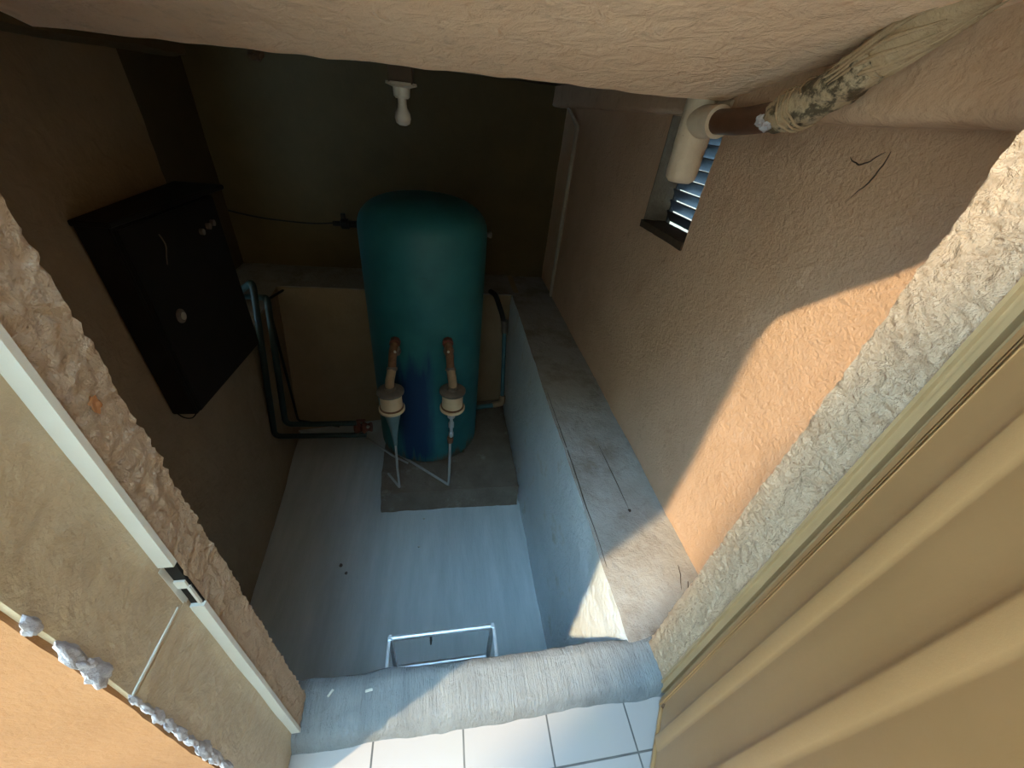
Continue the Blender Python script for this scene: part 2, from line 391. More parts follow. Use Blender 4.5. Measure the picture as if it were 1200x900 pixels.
# dark tops of the retaining walls (dusty ledge)
structure(finish('trim_2', boxbm(-1.95, .70, 3.46, 4.0, .045, .056, (30, 6, 1), rough(.003, 8)), M['ledge']), 'dusty concrete ledge along the back wall', 'ledge')
structure(finish('trim_3', prism([(-1.95, 2.3, .045), (-1.28, 2.3, .045), (-1.405, 3.47, .045), (-1.95, 3.47, .045)], (0, 0, .011)), M['ledge']), 'dusty concrete ledge left of the tank', 'ledge')
structure(finish('wall_back', boxbm(-2.0, 1.35, 3.98, 4.15, 0, 1.8, (50, 2, 30), rough(.006, 3)), M['shadeplaster'], smooth=60))
structure(finish('wall_left_recess', boxbm(-2.1, -1.85, 2.2, 4.1, 0, 1.8), M['shadeplaster']))

# right wall with the vent opening
Y0w, Y1w, Z0w, Z1w = 1.57, 2.0, 1.08, 1.56
def rw(bm, y0, y1, z0, z1):
    n = (1, max(2, int((y1 - y0) / .03)), max(2, int((z1 - z0) / .03)))
    c = [[[(XR(y) + dx, y, z) for z in (z0, z1)] for y in (y0, y1)] for dx in (0, .14)]
    fade = rough(.006, 3.2, 7, .0025, 18)
    def dfm(p):
        return fade(p)
    grid_hex(bm, c, n, dfm)
b = bmesh.new()
rw(b, .44, Y0w, 0, 3.1); rw(b, Y1w, 4.1, 0, 1.8); rw(b, Y0w, Y1w, 0, Z0w); rw(b, Y0w, Y1w, Z1w, 1.8)
wr = structure(finish('wall_right', b, M['plaster'], smooth=60))
# hairline cracks in the plaster
def crack(pts, r, parent):
    pts = smooth_path([Vector(p) for p in pts], 5)
    pts = [p + nvec(p, 60, .004) * Vector((0, 1, 1)) for p in pts]
    n = len(pts); radii = [r * (.25 + .75 * math.sin(math.pi * (i + .3) / (n + .3))) for i in range(n)]
    o = finish('crack', tube(pts, r, 6, radii=radii), M['crack'], parent)
    return o
cx = lambda y: XR(y) - .0005
for pl in ([(.893, 1.512), (.896, 1.475), (.905, 1.445), (.935, 1.395)],
           [(.905, 1.51), (.93, 1.49), (.96, 1.478), (.99, 1.49)]):
    crack([(cx(y), y, z) for y, z in pl], .0019, wr)

# long concrete ledge on the right: retaining wall with a flat top
def led(p):
    q = Vector(p) + nvec(p, 4, .006, 2) + nvec(p, 20, .003, 5)
    return q
b = bmesh.new()
grid_hex(b, [[[(.640, .462, Z0 - .1), (.632, .462, .05)], [(.66, 4.05, Z0 - .1), (.69, 4.05, .05)]], [[(1.2, .462, Z0 - .1), (1.2, .462, .05)], [(1.2, 4.05, Z0 - .1), (1.2, 4.05, .05)]]], (24, 150, 50), led)
lg = structure(finish('trim_4', b, M['ledge'], smooth=60), 'long concrete ledge below the right wall', 'ledge')
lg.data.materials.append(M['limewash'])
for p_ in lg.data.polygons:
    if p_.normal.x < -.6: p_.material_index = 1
lip = lambda y: .632 + .0163 * (y - .462) + .016
for pl, r in (([(lip(y) + .002 * math.sin(y * 23), y) for y in (.74, .9, 1.05, 1.2, 1.4, 1.65, 1.9)], .003), ([(.855, 1.0), (.856, 1.2), (.850, 1.48)], .0022), ([(.905, .60), (.945, .68), (.955, .72)], .0022), ([(.925, .58), (.962, .65)], .0022)):
    crack([(x, y, .051) for x, y in pl], r, lg)
crack([(.852, .985, .05), (.857, .99, .052), (.852, .998, .05)], .006, lg)

# sloped soffit over the entrance and ceiling behind it
def zs(x, y):
    z = 1.6 + .18 * (1.5 - y)
    return z - .052 * max(0, min(1, (1.0 - x) / 2.1)) ** .9 * max(0, min(1.2, (y - .5)))
edge = [(-1.35, .665), (.30, .662), (.411, .662), (.496, .68), (.595, .582), (.635, .529), (.684, .489), (.99, .489)]
b = bmesh.new(); rows = []
NX, NY = 120, 50
def near(x):
    for (x0, y0), (x1, y1) in zip(edge[:-1], edge[1:]):
        if x0 <= x <= x1: return y0 + (y1 - y0) * (x - x0) / (x1 - x0)
    return edge[-1][1]
for i in range(NX + 1):
    x = -1.35 + (0.99 + 1.35) * i / NX; y0 = near(x); col = []
    for j in range(NY + 1):
        y = y0 + (1.5 - y0) * j / NY; z = zs(x, y)
        d = .007 * noise.noise(Vector((x * 2.5, y * 2.5, 0))) + .003 * noise.noise(Vector((x * 14, y * 14, 1)))
        if j > NY - 3: d += .004 * noise.noise(Vector((x * 8, 5, 0)))
        col.append((b.verts.new((x, y, z + d)), b.verts.new((x, y, z + .16))))
    rows.append(col)
for i in range(NX):
    for j in range(NY):
        for k in (0, 1): b.faces.new([rows[i][j][k], rows[i + 1][j][k], rows[i + 1][j + 1][k], rows[i][j + 1][k]])
    for j in (0, NY): b.faces.new([rows[i][j][0], rows[i + 1][j][0], rows[i + 1][j][1], rows[i][j][1]])
for i in (0, NX):
    for j in range(NY): b.faces.new([rows[i][j][0], rows[i][j + 1][0], rows[i][j + 1][1], rows[i][j][1]])
structure(finish('ceiling', b, M['ceilplaster'], smooth=60))
structure(finish('ceiling_back', boxbm(-2.1, 1.3, 1.44, 4.15, 1.70, 1.85), M['shadeplaster']))
# beams along both side walls
def beam(x0, x1, y0, y1, z0, z1, side, n, seed):
    def dfm(p):
        q = Vector(p)
        e = abs(q.x - (x0 if side > 0 else x1))
        if q.z < z0 + .001 and e < .03: q.z += .014 * (1 - e / .03) ** 2
        return q + nvec(q, 4, .008, seed) + nvec(q, 17, .004, seed)
    b = bmesh.new(); grid_hex(b, box_corners(x0, x1, y0, y1, z0, z1), n, dfm); return b
structure(finish('trim_5', beam(.95, 1.2, .462, 4.0, 1.56, 2.3, 1, (16, 120, 20), 3), M['beamplaster'], smooth=60), 'plastered beam along the top of the right wall', 'beam')
structure(finish('trim_6', beam(-1.5, -1.02, .47, 2.24, 1.535, 1.75, -1, (10, 60, 6), 8), M['shadeplaster'], smooth=60), 'shade-darkened beam along the top of the left wall', 'beam')
# unseen pillar added to throw shade across the right half of the doorway
structure(finish('wall_added_sun_block', boxbm(-4.3, -3.9, -2.9, -2.06, 0, 7.6), M['blocker']))
structure(finish('wall_added_sky_block', boxbm(-12.3, 2, -9.3, -9.0, 0, 15.0), M['blocker']))  # added out of view, height set to cut off low southern sky
structure(finish('wall_added_sky_block_east', boxbm(1.55, 1.9, -9.1, .21, 0, 12.0), M['blocker']))  # added out of view, cuts off eastern sky
structure(finish('wall_added_sky_block_west', boxbm(-12.3, -12.0, -9.1, .3, 0, 11.0), M['blocker']))  # added out of view, cuts off low western sky
structure(finish('wall_unseen_facade', boxbm(-12.1, -2.55, .24, .44, -.1, 7.0), M['exterior']))  # unseen facade, raised to keep northwest sky off the door
structure(finish('wall_unseen_facade_upper', boxbm(-2.6, -.43, .245, .44, 3.05, 7.0), M['exterior']))  # unseen upper part, added to block sky above the left wall
structure(finish('wall_unseen_facade_right', boxbm(.74, 1.6, .22, .44, 3.05, 7.0), M['exterior']))  # unseen upper part, added to block sky above the right wall
structure(finish('wall_added_vent_block', boxbm(1.95, 2.1, .45, 4.2, -.5, 5.0), M['blocker']))  # added outside the vent to hold back sky glare
structure(finish('wall_added_over_soffit', boxbm(-2.1, 1.6, .70, .82, 1.78, 7.0), M['exterior']))  # added out of view to block the northern sky



# ------------------------------------------------------------------ louvred vent in the right wall
win = thing('window_1', 'small louvred vent opening high in the right wall', 'window', (1.10, (Y0w + Y1w) / 2, Z0w)); win['kind'] = 'structure'
b = bmesh.new()
for (y0, y1, z0, z1) in ((Y0w, Y0w + .02, Z0w, Z1w), (Y1w - .02, Y1w, Z0w, Z1w), (Y0w, Y1w, Z1w - .02, Z1w), (Y0w, Y1w, Z0w, Z0w + .02)):
    boxbm(1.165, 1.185, y0, y1, z0, z1, bm=b)
finish('frame', b, M['louver'], win)
for k in range(9):
    z = Z0w + .035 + k * .05
    y0, y1 = Y0w + .02, Y1w - .02
    bb = prism([(1.178, y0, z), (1.181, y0, z + .004), (1.150, y0, z + .052), (1.147, y0, z + .048)], (0, y1 - y0, 0))
    finish('louver', bb, M['louver'], win)
finish('lining', boxbm(1.042, 1.163, Y1w - .012, Y1w - .004, Z0w + .03, Z1w - .004, (6, 2, 20), rough(.0012, 20)), M['lining'], win)
finish('sill', boxbm(1.030, 1.165, Y0w + .005, Y1w - .003, Z0w - .004, Z0w + .028, (6, 12, 2), rough(.003, 20)), M['darkwood'], win)

# ------------------------------------------------------------------ metal door frame, left side
fr = thing('door_frame', 'cream sheet metal door jamb fixed to the left plaster reveal', 'door frame', (-.41, .3, 0)); fr['kind'] = 'structure'
finish('jamb_face', boxbm(-.418, -.409, .240, .3745, 0.01, 3.0, (1, 12, 300), lambda p: Vector(p) + nvec(p, 6, .0022)), M['frame_cream'], fr, smooth=60)
for z0, z1 in ((.905, 3.0), (0.01, .785)):
    finish('stop', boxbm(-.412, -.388, .366, .3745, z0, z1, (2, 1, 60), lambda p: Vector(p) + nvec(p, 5, .0010)), M['flange'], fr)
b = boxbm(-.4125, -.3905, .3722, .3765, .775, .915); finish('latch_hole_shade', b, M['black'], fr)  # solid black plate stands in for the shade inside the hollow frame
b = bmesh.new(); boxbm(-.4105, -.3925, .369, .373, .838, .858, bm=b); boxbm(-.3945, -.3905, .368, .374, .79, .842, bm=b); boxbm(-.412, -.408, .362, .374, .80, .90, bm=b)
finish('strike_plate', b, M['flange'], fr)
b = bmesh.new(); boxbm(-.4095, -.4068, .240, .352, .8125, .8165, (1, 12, 1), rough(.0008, 30), bm=b); finish('weld_bead', b, M['flange'], fr)
b = bmesh.new(); boxbm(-.4095, -.4075, .240, .366, .780, .806, (1, 12, 3), rough(.0008, 30), bm=b); finish('joint_strip', b, M['frame_cream'], fr)
k = 0
for z, r, sc in ((1.118, .010, (1, .8, 1.8)), (1.028, .009, (1, .8, 1.2)), (.955, .010, (1, .9, 2.2)), (.925, .0105, (1, .9, 1.6)), (.898, .012, (1, .9, 1.6)), (.80, .006, (1, .8, 2.5)), (.765, .007, (1, .8, 2)), (.73, .008, (1, .8, 2.2)), (.69, .008, (1, .8, 2)), (.65, .010, (1, .8, 2.2)), (.60, .010, (1, .8, 2)), (.55, .012, (1, .8, 2.4)), (.49, .011, (1, .8, 2.4)), (.42, .011, (1, .8, 2.4)), (.34, .011, (1, .8, 2.4))):
    o = finish('sealant', blob((-.409, .2385, z), r, z * 37, .55, (sc[0] * .45, sc[1] * (.7 + .5 * ((k * 37) % 10) / 10), sc[2] * 1.25)), M['seal'], fr, smooth=60)
    if k == 0: o['label'] = 'pale grey sealant lump'
    k += 1
# rust speck on the reveal
rev = bpy.data.objects['wall_left_reveal']
finish('stain', blob((-.3905, .408, 1.178), .008, 3, .7, (.15, .8, 1.2)), M['rustspot'], rev)

# ------------------------------------------------------------------ right door frame and open leaf
fr2 = thing('door_frame', 'cream metal hinge jamb beside the open ribbed door', 'door frame', (.70, .33, 0)); fr2['kind'] = 'structure'
b = prism([(.698, .3565, .0), (.698, .351, 0), (.705, .349, 0), (.705, .342, 0), (.700, .340, 0), (.700, .333, 0), (.713, .331, 0), (.713, .325, 0), (.697, .323, 0), (.697, .317, 0), (.708, .315, 0), (.708, .311, 0), (.76, .311, 0), (.76, .3565, 0)], (0, 0, 3.0))
finish('jamb_profile', b, M['brassy'], fr2)

H = Vector((.689, .306, 0)); E_ = Vector((-.59, -.807, 0)).normalized(); Nn = Vector((-.807, .59, 0)).normalized()
def leafp(s, z, d=0): return H + E_ * s + Nn * d + Vector((0, 0, z))
dl = thing('door_1', 'open cream metal door leaf with vertical ribs at right', 'door', tuple(H)); dl['kind'] = 'structure'
prof = [(.012, .004)]
s = .094
while s < 1.0:
    prof += [(s - .012, .0035), (s, .006), (s + .009, .0125), (s + .014, .0132), (s + .040, .0055), (s + .046, .0025), (s + .050, .003)]
    s += .1625
prof += [(1.03, .003)]
b = bmesh.new(); va = []
pr2 = []
for (s0, d0), (s1, d1) in zip(prof[:-1], prof[1:]):
    nn = 1 if s1 - s0 < .03 else 3
    for q in range(nn): pr2.append((s0 + (s1 - s0) * q / nn, d0 + (d1 - d0) * q / nn))
pr2.append(prof[-1])
zz = [.048 + 2.4 * i / 40 for i in range(41)]
for s_, d_ in pr2:
    va.append([(b.verts.new(leafp(s_, z, d_ + .0012 * noise.noise(Vector((s_ * 5, z * 3, 0))))), b.verts.new(leafp(s_, z, -.03))) for z in zz])
for i in range(len(va) - 1):
    for j in range(len(zz) - 1):
        for k2 in (0, 1): b.faces.new([va[i][j][k2], va[i + 1][j][k2], va[i + 1][j + 1][k2], va[i][j + 1][k2]])
    for j in (0, len(zz) - 1): b.faces.new([va[i][j][0], va[i + 1][j][0], va[i + 1][j][1], va[i][j][1]])
for i in (0, len(va) - 1):
    for j in range(len(zz) - 1): b.faces.new([va[i][j][0], va[i][j + 1][0], va[i][j + 1][1], va[i][j][1]])
finish('ribbed_panel', b, M['metal_cream'], dl, smooth=35)
def leafbox(name, s0, s1, z0, z1, d0, d1, m, bev=.002):
    b = bmesh.new(); grid_hex(b, [[[leafp(s, z, d) for z in (z0, z1)] for d in (d0, d1)] for s in (s0, s1)])
    if bev: bmesh.ops.bevel(b, geom=list(b.edges), offset=bev, segments=2, affect='EDGES')
    return finish(name, b, m, dl)
leafbox('stile', -.006, .014, .012, 2.45, -.034, .010, M['metal_cream'], .004)
leafbox('bottom_rail', .0, 1.03, .008, .020, -.034, .006, M['metal_cream'], .002)
leafbox('rail_channel', .014, 1.03, .018, .052, -.030, -.012, M['frame_cream'], 0)
finish('rust_notch', blob(leafp(.022, .052, .004), .008, 5, .5, (.7, .7, 1.6)), M['rust'], dl)

# ------------------------------------------------------------------ concrete plinth and pressure tank
b = bmesh.new(); grid_hex(b, [[[(-.475, 2.0, Z0 - .02), (-.475, 2.03, -1.02)], [(-.50, 3.02, Z0 - .02), (-.50, 3.02, -1.02)]], [[(.625, 2.0, Z0 - .02), (.628, 2.03, -1.02)], [(.63, 3.2, Z0 - .02), (.63, 3.2, -1.02)]]], (50, 40, 10), rough(.008, 6, 2, .004, 20))
tag(finish('plinth', b, M['plinth'], smooth=60), 'low brown concrete plinth under the teal tank', 'plinth')

TX, TY, TR = -.105, 2.70, .415
tk = thing('pressure_tank', 'tall teal steel pressure tank standing on the concrete plinth', 'tank', (TX, TY, -1.02))
zb, zt = -.955, .80
prof = []
for i in range(10):
    a = i / 9 * math.pi / 2; prof.append((TR * math.sin(a) ** .9 if i else 0, zb - .05 * math.cos(a) + .0))
prof += [(TR, zb + .02), (TR, -.5), (TR, .0), (TR, .3), (TR, zt - .02)]
nD = 14
for i in range(nD + 1):
    t = i / nD * math.pi / 2; prof.append((TR * max(0, math.cos(t)) ** .72 if i < nD else 0, zt + .215 * math.sin(t) ** .85))
finish('shell', lathe(prof, (TX, TY, 0), seg=96), M['teal'], tk, smooth=50)
for a in (-42, 222, 60, 130):
    x = TX + (TR - .05) * math.cos(math.radians(a)); y = TY + (TR - .05) * math.sin(math.radians(a))
    finish('leg', boxbm(x - .03, x + .03, y - .022, y + .022, -1.022, -.90, bevel=.004), M['teal'], tk)
n1 = lathe([(.016, 0), (.016, .018), (.022, .018), (.022, .034), (.012, .038), (.0, .038)], (TX + TR * .985, TY - .02, .80), (1, 0, 0.05), 16)
finish('nozzle', n1, M['slate'], tk, smooth=40)
n2 = lathe([(.02, 0), (.02, .06), (.03, .06), (.03, .10), (.015, .11), (.015, .15), (.0, .15)], (TX - TR * .96, TY - .05, .82), (-1, -.1, 0.0), 16)
tube([(TX - TR - .07, TY - .055, .82), (TX - TR - .07, TY - .055, .88)], .014, 10, n2)
finish('nozzle', n2, M['black'], tk, smooth=40)
# oval maker's plate, plain
bp = bmesh.new(); a0 = math.radians(-91)
for rr, dd in ((1.0, .0035),):
    vs_ = []
    for k in range(28):
        t = 2 * math.pi * k / 28; aa = a0 + .055 * 2 * math.cos(t) * rr; zz_ = .60 + .028 * math.sin(t)
        vs_.append((TX + (TR + dd) * math.cos(aa), TY + (TR + dd) * math.sin(aa), zz_))
    f1 = [bp.verts.new(v) for v in vs_]; f2 = [bp.verts.new((TX + (v[0] - TX) * .985, TY + (v[1] - TY) * .985, v[2])) for v in vs_]
    bp.faces.new(f1); bp.faces.new(f2[::-1])
    for k in range(28): bp.faces.new([f1[k], f1[(k + 1) % 28], f2[(k + 1) % 28], f2[k]])
finish('plate', bp, M['teal'], tk)

# ------------------------------------------------------------------ two canister units plumbed to the tank front
def canister(x, y, xn, yn, zn, label, second):
    t = thing('filter_canister', label, 'canister', (x, y, -1.02), 'cream canisters in front of the tank')
    zf = -.235
    finish('body', lathe([(.0, zf + .005), (.068, zf + .005), (.072, zf + .03), (.070, zf + .10), (.074, zf + .150), (.0, zf + .150)], (x, y, 0), seg=36), M['cream'], t, smooth=40)
    finish('flange', lathe([(.078, zf), (.086, zf + .005), (.086, zf + .02), (.078, zf + .026), (.0, zf + .026)], (x, y, 0), seg=36), M['cream'], t, smooth=40)
    finish('gasket', lathe([(.074, zf + .026), (.079, zf + .026), (.079, zf + .032), (.072, zf + .036)], (x, y, 0), seg=36), M['rust'], t, smooth=40)
    zc = zf + .150
    finish('cap', lathe([(.083, zc - .004), (.088, zc), (.088, zc + .012), (.080, zc + .018), (.03, zc + .022), (.0, zc + .022)], (x, y, 0), seg=36), M['slate'], t, smooth=40)
    # elbow from the cap, up and back to the tank
    ze = zn - .055
    finish('elbow', tube(bend_path([(x, y, zc + .015), (x, y, zc + .075), (x + (xn - x) * .45, y + (yn - y) * .4, zc + .135)], .06), .029, 16), M['tan'], t, smooth=50)
    finish('collar', lathe([(.036, 0), (.036, .03), (.0, .03)], (x, y, zc + .018), seg=20), M['slate'], t, smooth=40)
    finish('valve', tube(bend_path([(x + (xn - x) * .42, y + (yn - y) * .37, zc + .125), (x + (xn - x) * .7, y + (yn - y) * .6, zn - .02), (xn, yn, zn)], .04), .026, 14), M['rust'], t, smooth=50)
    finish('nipple', lathe([(.036, -.03), (.036, .012), (.03, .016), (.0, .016)], (xn, yn - .012, zn), (0, -1, 0), 8), M['redbrown'], t, smooth=30)
    o = finish('union', lathe([(.0, -.02), (.032, -.02), (.036, -.012), (.036, .012), (.03, .02), (.0, .02)], (xn + .005, yn - .05, zn - .035), (0, -.5, .8), 8), M['slate'], t)
    finish('elbow_ring', lathe([(.0, -.01), (.034, -.01), (.036, 0), (.034, .012), (.0, .012)], (x + (xn - x) * .44, y + (yn - y) * .39, zc + .13), (0, .5, .8), 10), M['slate'], t)
    finish('bolt', blob((xn + .004, yn - .088, zn - .02), .011, 2, .1), M['white'], t, smooth=60)
    if not second:
        finish('cone', lathe([(.0, zf), (.058, zf - .002), (.05, zf - .06), (.030, zf - .16), (.018, zf - .27), (.014, zf - .33), (.0, zf - .33)], (x, y, 0), seg=28), M['cone'], t, smooth=50)
        finish('down_tube', tube(bend_path([(x, y, zf - .30), (x - .005, y, -.80), (x + .002, y - .03, -1.008), (x - .10, y + .12, -1.008)], .015), .009, 10), M['greypipe'], t, smooth=60)
    else:
        finish('cone', lathe([(.0, zf), (.05, zf - .002), (.04, zf - .03), (.022, zf - .05), (.0, zf - .05)], (x, y, 0), seg=28), M['cone'], t, smooth=50)
        c = lathe([(.014, -.05), (.026, -.06), (.026, -.075), (.012, -.085), (.012, -.12), (.02, -.13), (.02, -.17), (.012, -.18), (.012, -.22), (.017, -.225), (.017, -.26), (.010, -.27), (.0, -.27)], (x - .006, y, zf), seg=14)
        finish('coupling', c, M['steel'], t, smooth=40)
        finish('joint', lathe([(.0, 0), (.022, 0), (.024, -.02), (.022, -.05), (.0, -.05)], (x - .012, y, zf - .27), seg=12), M['rust'], t, smooth=40)
        finish('down_tube', tube(bend_path([(x - .012, y, zf - .30), (x - .02, y - .03, -1.008), (x - .45, y + .34, -1.005)], .012), .010, 10), M['greypipe'], t, smooth=60)
    return t
canister(-.330, 2.10, -.300, 2.30, .175, 'left cream canister with long teal cone in front of the tank', False)
canister(.075, 2.10, .045, 2.29, .185, 'right cream canister with steel coupling below, in front of the tank', True)

# ------------------------------------------------------------------ pipes at the back left
p = tube(bend_path([(-1.62, 2.95, .085), (-1.20, 2.62, .43), (-1.268, 2.40, -.73), (-1.03, 2.40, -.735), (-.60, 2.42, -.76)], .05), .021, 12)
tag(finish('water_pipe', p, M['greenpipe'], smooth=60), 'outer dark green pipe running down beside the black cabinet', 'pipe')
p = tube(bend_path([(-1.60, 3.15, .085), (-1.14, 2.62, .32), (-1.165, 2.40, -.607), (-1.0, 2.40, -.615), (-.66, 2.42, -.63)], .05), .021, 12)
tag(finish('water_pipe', p, M['greenpipe'], smooth=60), 'inner dark green pipe, nearer the teal tank', 'pipe')
p = tube(bend_path([(-1.33, 3.38, .05), (-1.30, 2.98, .14), (-1.315, 2.95, -1.05), (-.95, 2.90, -1.09)], .03), .010, 10)
tag(finish('cable', p, M['blackrubber'], smooth=60), 'thin black cable down the back left corner behind the green pipes', 'cable')
# red valve left of the tank
v = thing('valve', 'small dark red valve on the pipes left of the tank', 'valve', (-.60, 2.42, -.70))
finish('body', lathe([(.0, -.07), (.035, -.07), (.045, -.05), (.03, -.02), (.05, 0), (.03, .03), (.04, .06), (.0, .06)], (-.61, 2.42, -.68), (1, 0, .1), 14), M['redbrown'], v, smooth=40)
finish('handle', tube([(-.63, 2.40, -.66), (-.64, 2.38, -.57), (-.58, 2.37, -.56)], .012, 8), M['redbrown'], v, smooth=40)
finish('cap', blob((-.565, 2.36, -.62), .013, 1, .1), M['white'], v, smooth=60)
p = tube(bend_path([(-1.24, 2.74, -.99), (-.66, 2.64, -1.0), (-.40, 2.40, -1.0), (-.28, 2.32, -1.004)], .04), .009, 10)
tag(finish('tube', p, M['greypipe'], smooth=60), 'thin grey tube along the floor from the left wall to the plinth', 'tube')
# pipes at the back right
rp = thing('water_pipe', 'dark pipe dropping from the back ledge right of the tank', 'pipe', (.6, 3.25, -1.02))
finish('hose', tube(bend_path([(.47, 3.48, .07), (.50, 3.33, .10), (.58, 3.27, -.10), (.60, 3.25, -.25)], .05), .024, 12), M['blackrubber'], rp, smooth=60)
finish('pipe', tube([(.60, 3.25, -.22), (.62, 3.10, -.93)], .020, 12), M['bluepipe'], rp, smooth=60)
finish('coupling', tube([(.595, 3.255, -.12), (.602, 3.245, -.24)], .034, 12), M['slate'], rp, smooth=60)
finish('elbow', tube(bend_path([(.62, 3.10, -.90), (.62, 3.08, -.98), (.52, 3.06, -.99)], .04), .033, 12), M['tan'], rp, smooth=60)
finish('branch', tube([(.53, 3.06, -.99), (.22, 3.0, -.99)], .024, 12), M['bluepipe'], rp, smooth=60)

# ------------------------------------------------------------------ black cabinet on the left wall
cb = thing('electrical_cabinet', 'black metal electrical cabinet mounted on the left wall', 'cabinet', (-1.2, 1.9, .2))
def cq(y, dx):
    t_ = (dx - .008) / .118      # front face hangs a little off the wall's line
    return (XL(y) + .008) * (1 - t_) + (-1.095 + .05 * (y - 1.55)) * t_
Ya, Yb, Za, Zb = 1.55, 2.20, .21, 1.04
b = bmesh.new(); grid_hex(b, [[[(cq(y, dx), y, z) for z in (Za, Zb)] for y in (Ya, Yb)] for dx in (.008, .112)])
bmesh.ops.bevel(b, geom=list(b.edges), offset=.005, segments=2, affect='EDGES')
finish('body', b, M['black'], cb)
b = bmesh.new(); grid_hex(b, [[[(cq(y, dx), y, z) for z in (Za + .012, Zb - .012)] for y in (Ya + .012, Yb - .012)] for dx in (.106, .126)])
bmesh.ops.bevel(b, geom=list(b.edges), offset=.004, segments=2, affect='EDGES')
finish('door', b, M['black'], cb)
b = bmesh.new(); grid_hex(b, [[[(cq(y, dx), y, z) for z in (Zb - .004, Zb + .016)] for y in (Ya - .008, Yb + .10)] for dx in (.004, .128)])
bmesh.ops.bevel(b, geom=list(b.edges), offset=.004, segments=1, affect='EDGES')
finish('hood', b, M['black'], cb)
xf = lambda y: cq(y, .128)
finish('wire', tube(smooth_path([(xf(1.73) + .01, 1.73, .97), (xf(1.735) + .015, 1.735, .93), (xf(1.72) + .012, 1.72, .89), (xf(1.705) + .012, 1.705, .86)]), .0025, 6), M['slate'], cb)
finish('latch', lathe([(.0, 0), (.03, 0), (.03, .006), (.024, .011), (.0, .011)], (xf(1.68), 1.675, .65), (1, .06, 0), 18), M['slate'], cb, smooth=40)
finish('lock_face', lathe([(.0, 0), (.016, 0), (.016, .004), (.0, .004)], (xf(1.68) + .011, 1.675, .65), (1, .06, 0), 18), M['paper'], cb)
for y, z in ((2.06, .92), (2.0, .91), (2.1, .925)):
    finish('knob', lathe([(.0, 0), (.014, 0), (.014, .015), (.0, .02)], (xf(y), y, z), (1, .06, 0), 12), M['slate'], cb, smooth=40)
finish('knockout', lathe([(.0, 0), (.018, 0), (.018, .003), (.0, .003)], (xf(1.53) - .002, 1.575, .56), (1, .06, 0), 14), M['blackrubber'], cb)
finish('loop_wire', tube(smooth_path([(XL(1.56) + .02, 1.56, .215), (XL(1.56) + .04, 1.56, .185), (XL(1.58) + .07, 1.57, .175), (XL(1.58) + .10, 1.58, .212)]), .003, 6), M['blackrubber'], cb)
pts = [(-1.06, 2.285, .94), (-.96, 2.37, .895), (-.86, 2.46, .862), (-.75, 2.56, .832), (-.625, 2.645, .822)]
tag(finish('cable', tube(smooth_path(pts), .0045, 8), M['blackrubber'], smooth=60), 'sagging black cable strung from the cabinet to the tank', 'cable')

# ------------------------------------------------------------------ bulb, conduit, ladder
bl = thing('light_fixture', 'bare unlit bulb in a ceramic holder under the ceiling', 'light', (-.15, 2.0, 1.7))
finish('box', boxbm(-.197, -.105, 1.955, 2.045, 1.54, 1.705, bevel=.004), M['darkwood'], bl)
finish('holder', lathe([(.0, 1.545), (.060, 1.545), (.062, 1.536), (.034, 1.528), (.032, 1.50), (.024, 1.492), (.0, 1.492)], (-.152, 2.0, 0), seg=28), M['white'], bl, smooth=40)
finish('bulb', lathe([(.018, 1.495), (.018, 1.475), (.020, 1.462), (.031, 1.443), (.033, 1.425), (.028, 1.408), (.014, 1.400), (.0, 1.399)], (-.152, 2.0, 0), seg=28), M['bulb'], bl, smooth=60)
b = blob((-.577, 1.72, 1.56), .018, 4, .6, (1.2, 1, .8))
tube([(-.577, 1.72, 1.56), (-.577, 1.72, 1.68)], .006, 8, b)
tag(finish('ceiling_hook', b, M['darkwood'], smooth=50), 'small rusty hook under the ceiling edge left of the bulb', 'hook')

p = tube(bend_path([(.98, 3.955, 1.69), (XR(3.5) - .01, 3.50, 1.445), (XR(3.45) - .01, 3.46, .052)], .03), .012, 10)
tube(bend_path([(1.0, 3.965, 1.69), (XR(3.54) - .01, 3.55, 1.445), (XR(3.5) - .01, 3.50, .052)], .03), .009, 10, p)
tag(finish('conduit', p, M['conduit'], smooth=60), 'painted conduit down the back right corner onto the ledge', 'conduit')

ld = thing('ladder', 'grey steel rung ladder just below the threshold', 'ladder', (0, .65, Z0))
for sx, xx in ((-1, -.19), (1, .19)):
    finish('stile', boxbm(xx - .007, xx + .007, .635, .655, Z0, -.118, bevel=.002), M['steel'], ld)
    for zb_ in (-.125, -.80):
        finish('bracket', boxbm(xx - .006 + sx * .004, xx + .006 + sx * .004, .47, .65, zb_ - .010, zb_, bevel=.002), M['steel'], ld)
for z in (-.128, -.415, -.70, -1.0):
    finish('rung', tube([(-.19, .645, z), (.19, .645, z)], .0095, 12), M['steel'], ld, smooth=60)

# ------------------------------------------------------------------ drain pipe at upper right
dp = thing('drain_pipe', 'white painted drain pipe with tee and wrapped brown branch at upper right', 'pipe', (.925, 1.575, 1.33))
tz = 1.345
b = lathe([(.0, tz - .012), (.040, tz - .008), (.055, tz + .006), (.058, tz + .03), (.058, 1.45), (.060, 1.46), (.060, 1.62), (.058, 1.63), (.058, 1.71), (.0, 1.71)], (.925, 1.575, 0), seg=36)
finish('drop_pipe', b, M['whitepipe'], dp, smooth=50)
finish('tee_branch', tube([(.925, 1.575, 1.535), (.917, 1.50, 1.536), (.912, 1.455, 1.537)], .05, 24, radii=[.056, .050, .046]), M['whitepipe'], dp, smooth=60)
finish('collar', tube([(.912, 1.475, 1.537), (.910, 1.42, 1.538)], .048, 24), M['whitepipe'], dp, smooth=40)
finish('branch_pipe', tube(smooth_path([(.911, 1.43, 1.538), (.905, 1.28, 1.545), (.90, 1.12, 1.566), (.90, 1.05, 1.588)]), .036, 20), M['brownpipe'], dp, smooth=60)
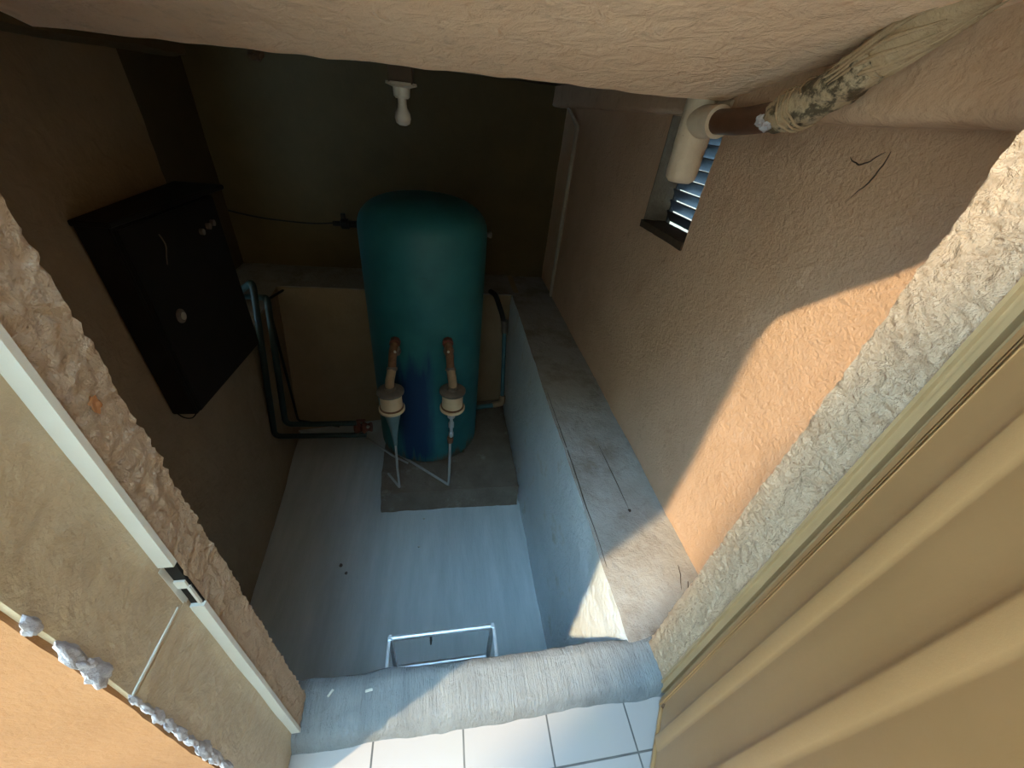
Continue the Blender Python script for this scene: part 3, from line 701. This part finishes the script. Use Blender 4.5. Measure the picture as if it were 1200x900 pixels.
path = smooth_path([(.90, 1.15, 1.560), (.90, 1.085, 1.578), (.90, 1.03, 1.60), (.90, .965, 1.637), (.90, .915, 1.672)], 8)
rad = [.038 + .007 * min(1, i / 6) for i in range(len(path))]
finish('wrapping', tube(path, .044, 28, radii=rad, deform=rough(.007, 30, 4, .004, 80)), M['wrap'], dp, smooth=70)
b = blob((.87, 1.16, 1.545), .014, 6, .5, (1.2, 1, 1)); blob((.868, 1.135, 1.535), .012, 9, .5, (1, 1.2, 1), b)
o = finish('knot', b, M['seal'], dp, smooth=60)
for k, (s0, h) in enumerate(((0, 0), (1.2, .01), (2.4, .02))):
    pts = []
    for i in range(26):
        a = i / 25 * math.pi * 2.2 + s0; f = .1 + .035 * i / 25
        c = path[min(len(path) - 1, int(4 + i * .2 + k * 3))]
        pts.append(c + Vector((math.cos(a) * .047, 0, math.sin(a) * .047)) + Vector((0, .02 * math.sin(a), 0)))
    finish('tape_edge', tube(pts, .0028, 6), M['upperpipe'], dp, smooth=60)
path = smooth_path([(.90, .925, 1.665), (.90, .885, 1.692), (.90, .83, 1.728), (.90, .75, 1.782), (.90, .62, 1.87)], 8)
finish('upper_pipe', tube(path, .043, 28, deform=rough(.005, 22, 8, .003, 60)), M['upperpipe'], dp, smooth=70)
for k in range(7):
    a0 = 2.2 + k * .42; pts = []
    for i in range(14):
        t = i / 13; y = 1.02 - .20 * t - .012 * k; zc = 1.605 + (1.02 - y) * .62
        a = a0 + .9 * t + .25 * math.sin(5 * t + k)
        pts.append(Vector((.90 + .0455 * math.cos(a), y, zc + .0455 * math.sin(a))))
    rd = [.0045 * math.sin(math.pi * (i + .5) / 14) + .0008 for i in range(14)]
    finish('fold', tube(pts, .004, 6, radii=rd), M['upperpipe'], dp, smooth=60)
b = tube([(.952, 1.52, 1.59), (.95, 1.44, 1.592)], .010, 8); finish('clamp', b, M['whitepipe'], dp, smooth=50)

# ------------------------------------------------------------------ litter on the pit floor
for i, (x, y, r, lb) in enumerate(((-.70, 1.58, .011, 'larger dark pebble on the pit floor, left of centre'), (-.655, 1.52, .009, 'smaller dark pebble nearest the ladder on the pit floor'))):
    tag(finish('pebble', blob((x, y, Z0 + r * .6), r, i + 2, .4), M['stone'], smooth=60), lb, 'pebble', 'pebbles on the pit floor')
for i, (x, y, lb) in enumerate(((-.141, 1.917, 'white paint chip on the pit floor close to the plinth'), (-.17, 1.676, 'white paint chip on the pit floor away from the plinth'))):
    tag(finish('paint_chip', blob((x, y, Z0 + .003), .008, i + 5, .4, (1.2, .8, .4)), M['paper'], smooth=60), lb, 'chip', 'paint chips on the pit floor')
tag(finish('dry_leaf', blob((-.071, 1.042, Z0 + .006), .022, 9, .3, (.35, 1.3, .25)), M['stone'], smooth=60), 'dark dry leaf on the pit floor behind the ladder rung', 'leaf')
for x, y, rz, lb in ((-.325, .445, .9, 'small white paint flake on the threshold nearest the left jamb'), (-.216, .438, .1, 'small white paint flake on the threshold edge left of the ladder')):
    c_, s_ = math.cos(rz), math.sin(rz)
    b = boxbm(-.010, .010, -.003, .003, 0, .003, (4, 2, 1), rough(.0012, 90))
    for v_ in b.verts: v_.co = Vector((x + v_.co.x * c_ - v_.co.y * s_, y + v_.co.x * s_ + v_.co.y * c_, sill_def(Vector((x, y, .055))).z - .0004 + v_.co.z))
    tag(finish('paint_flake', b, M['white'], smooth=40), lb, 'flake', 'paint flakes on the threshold')
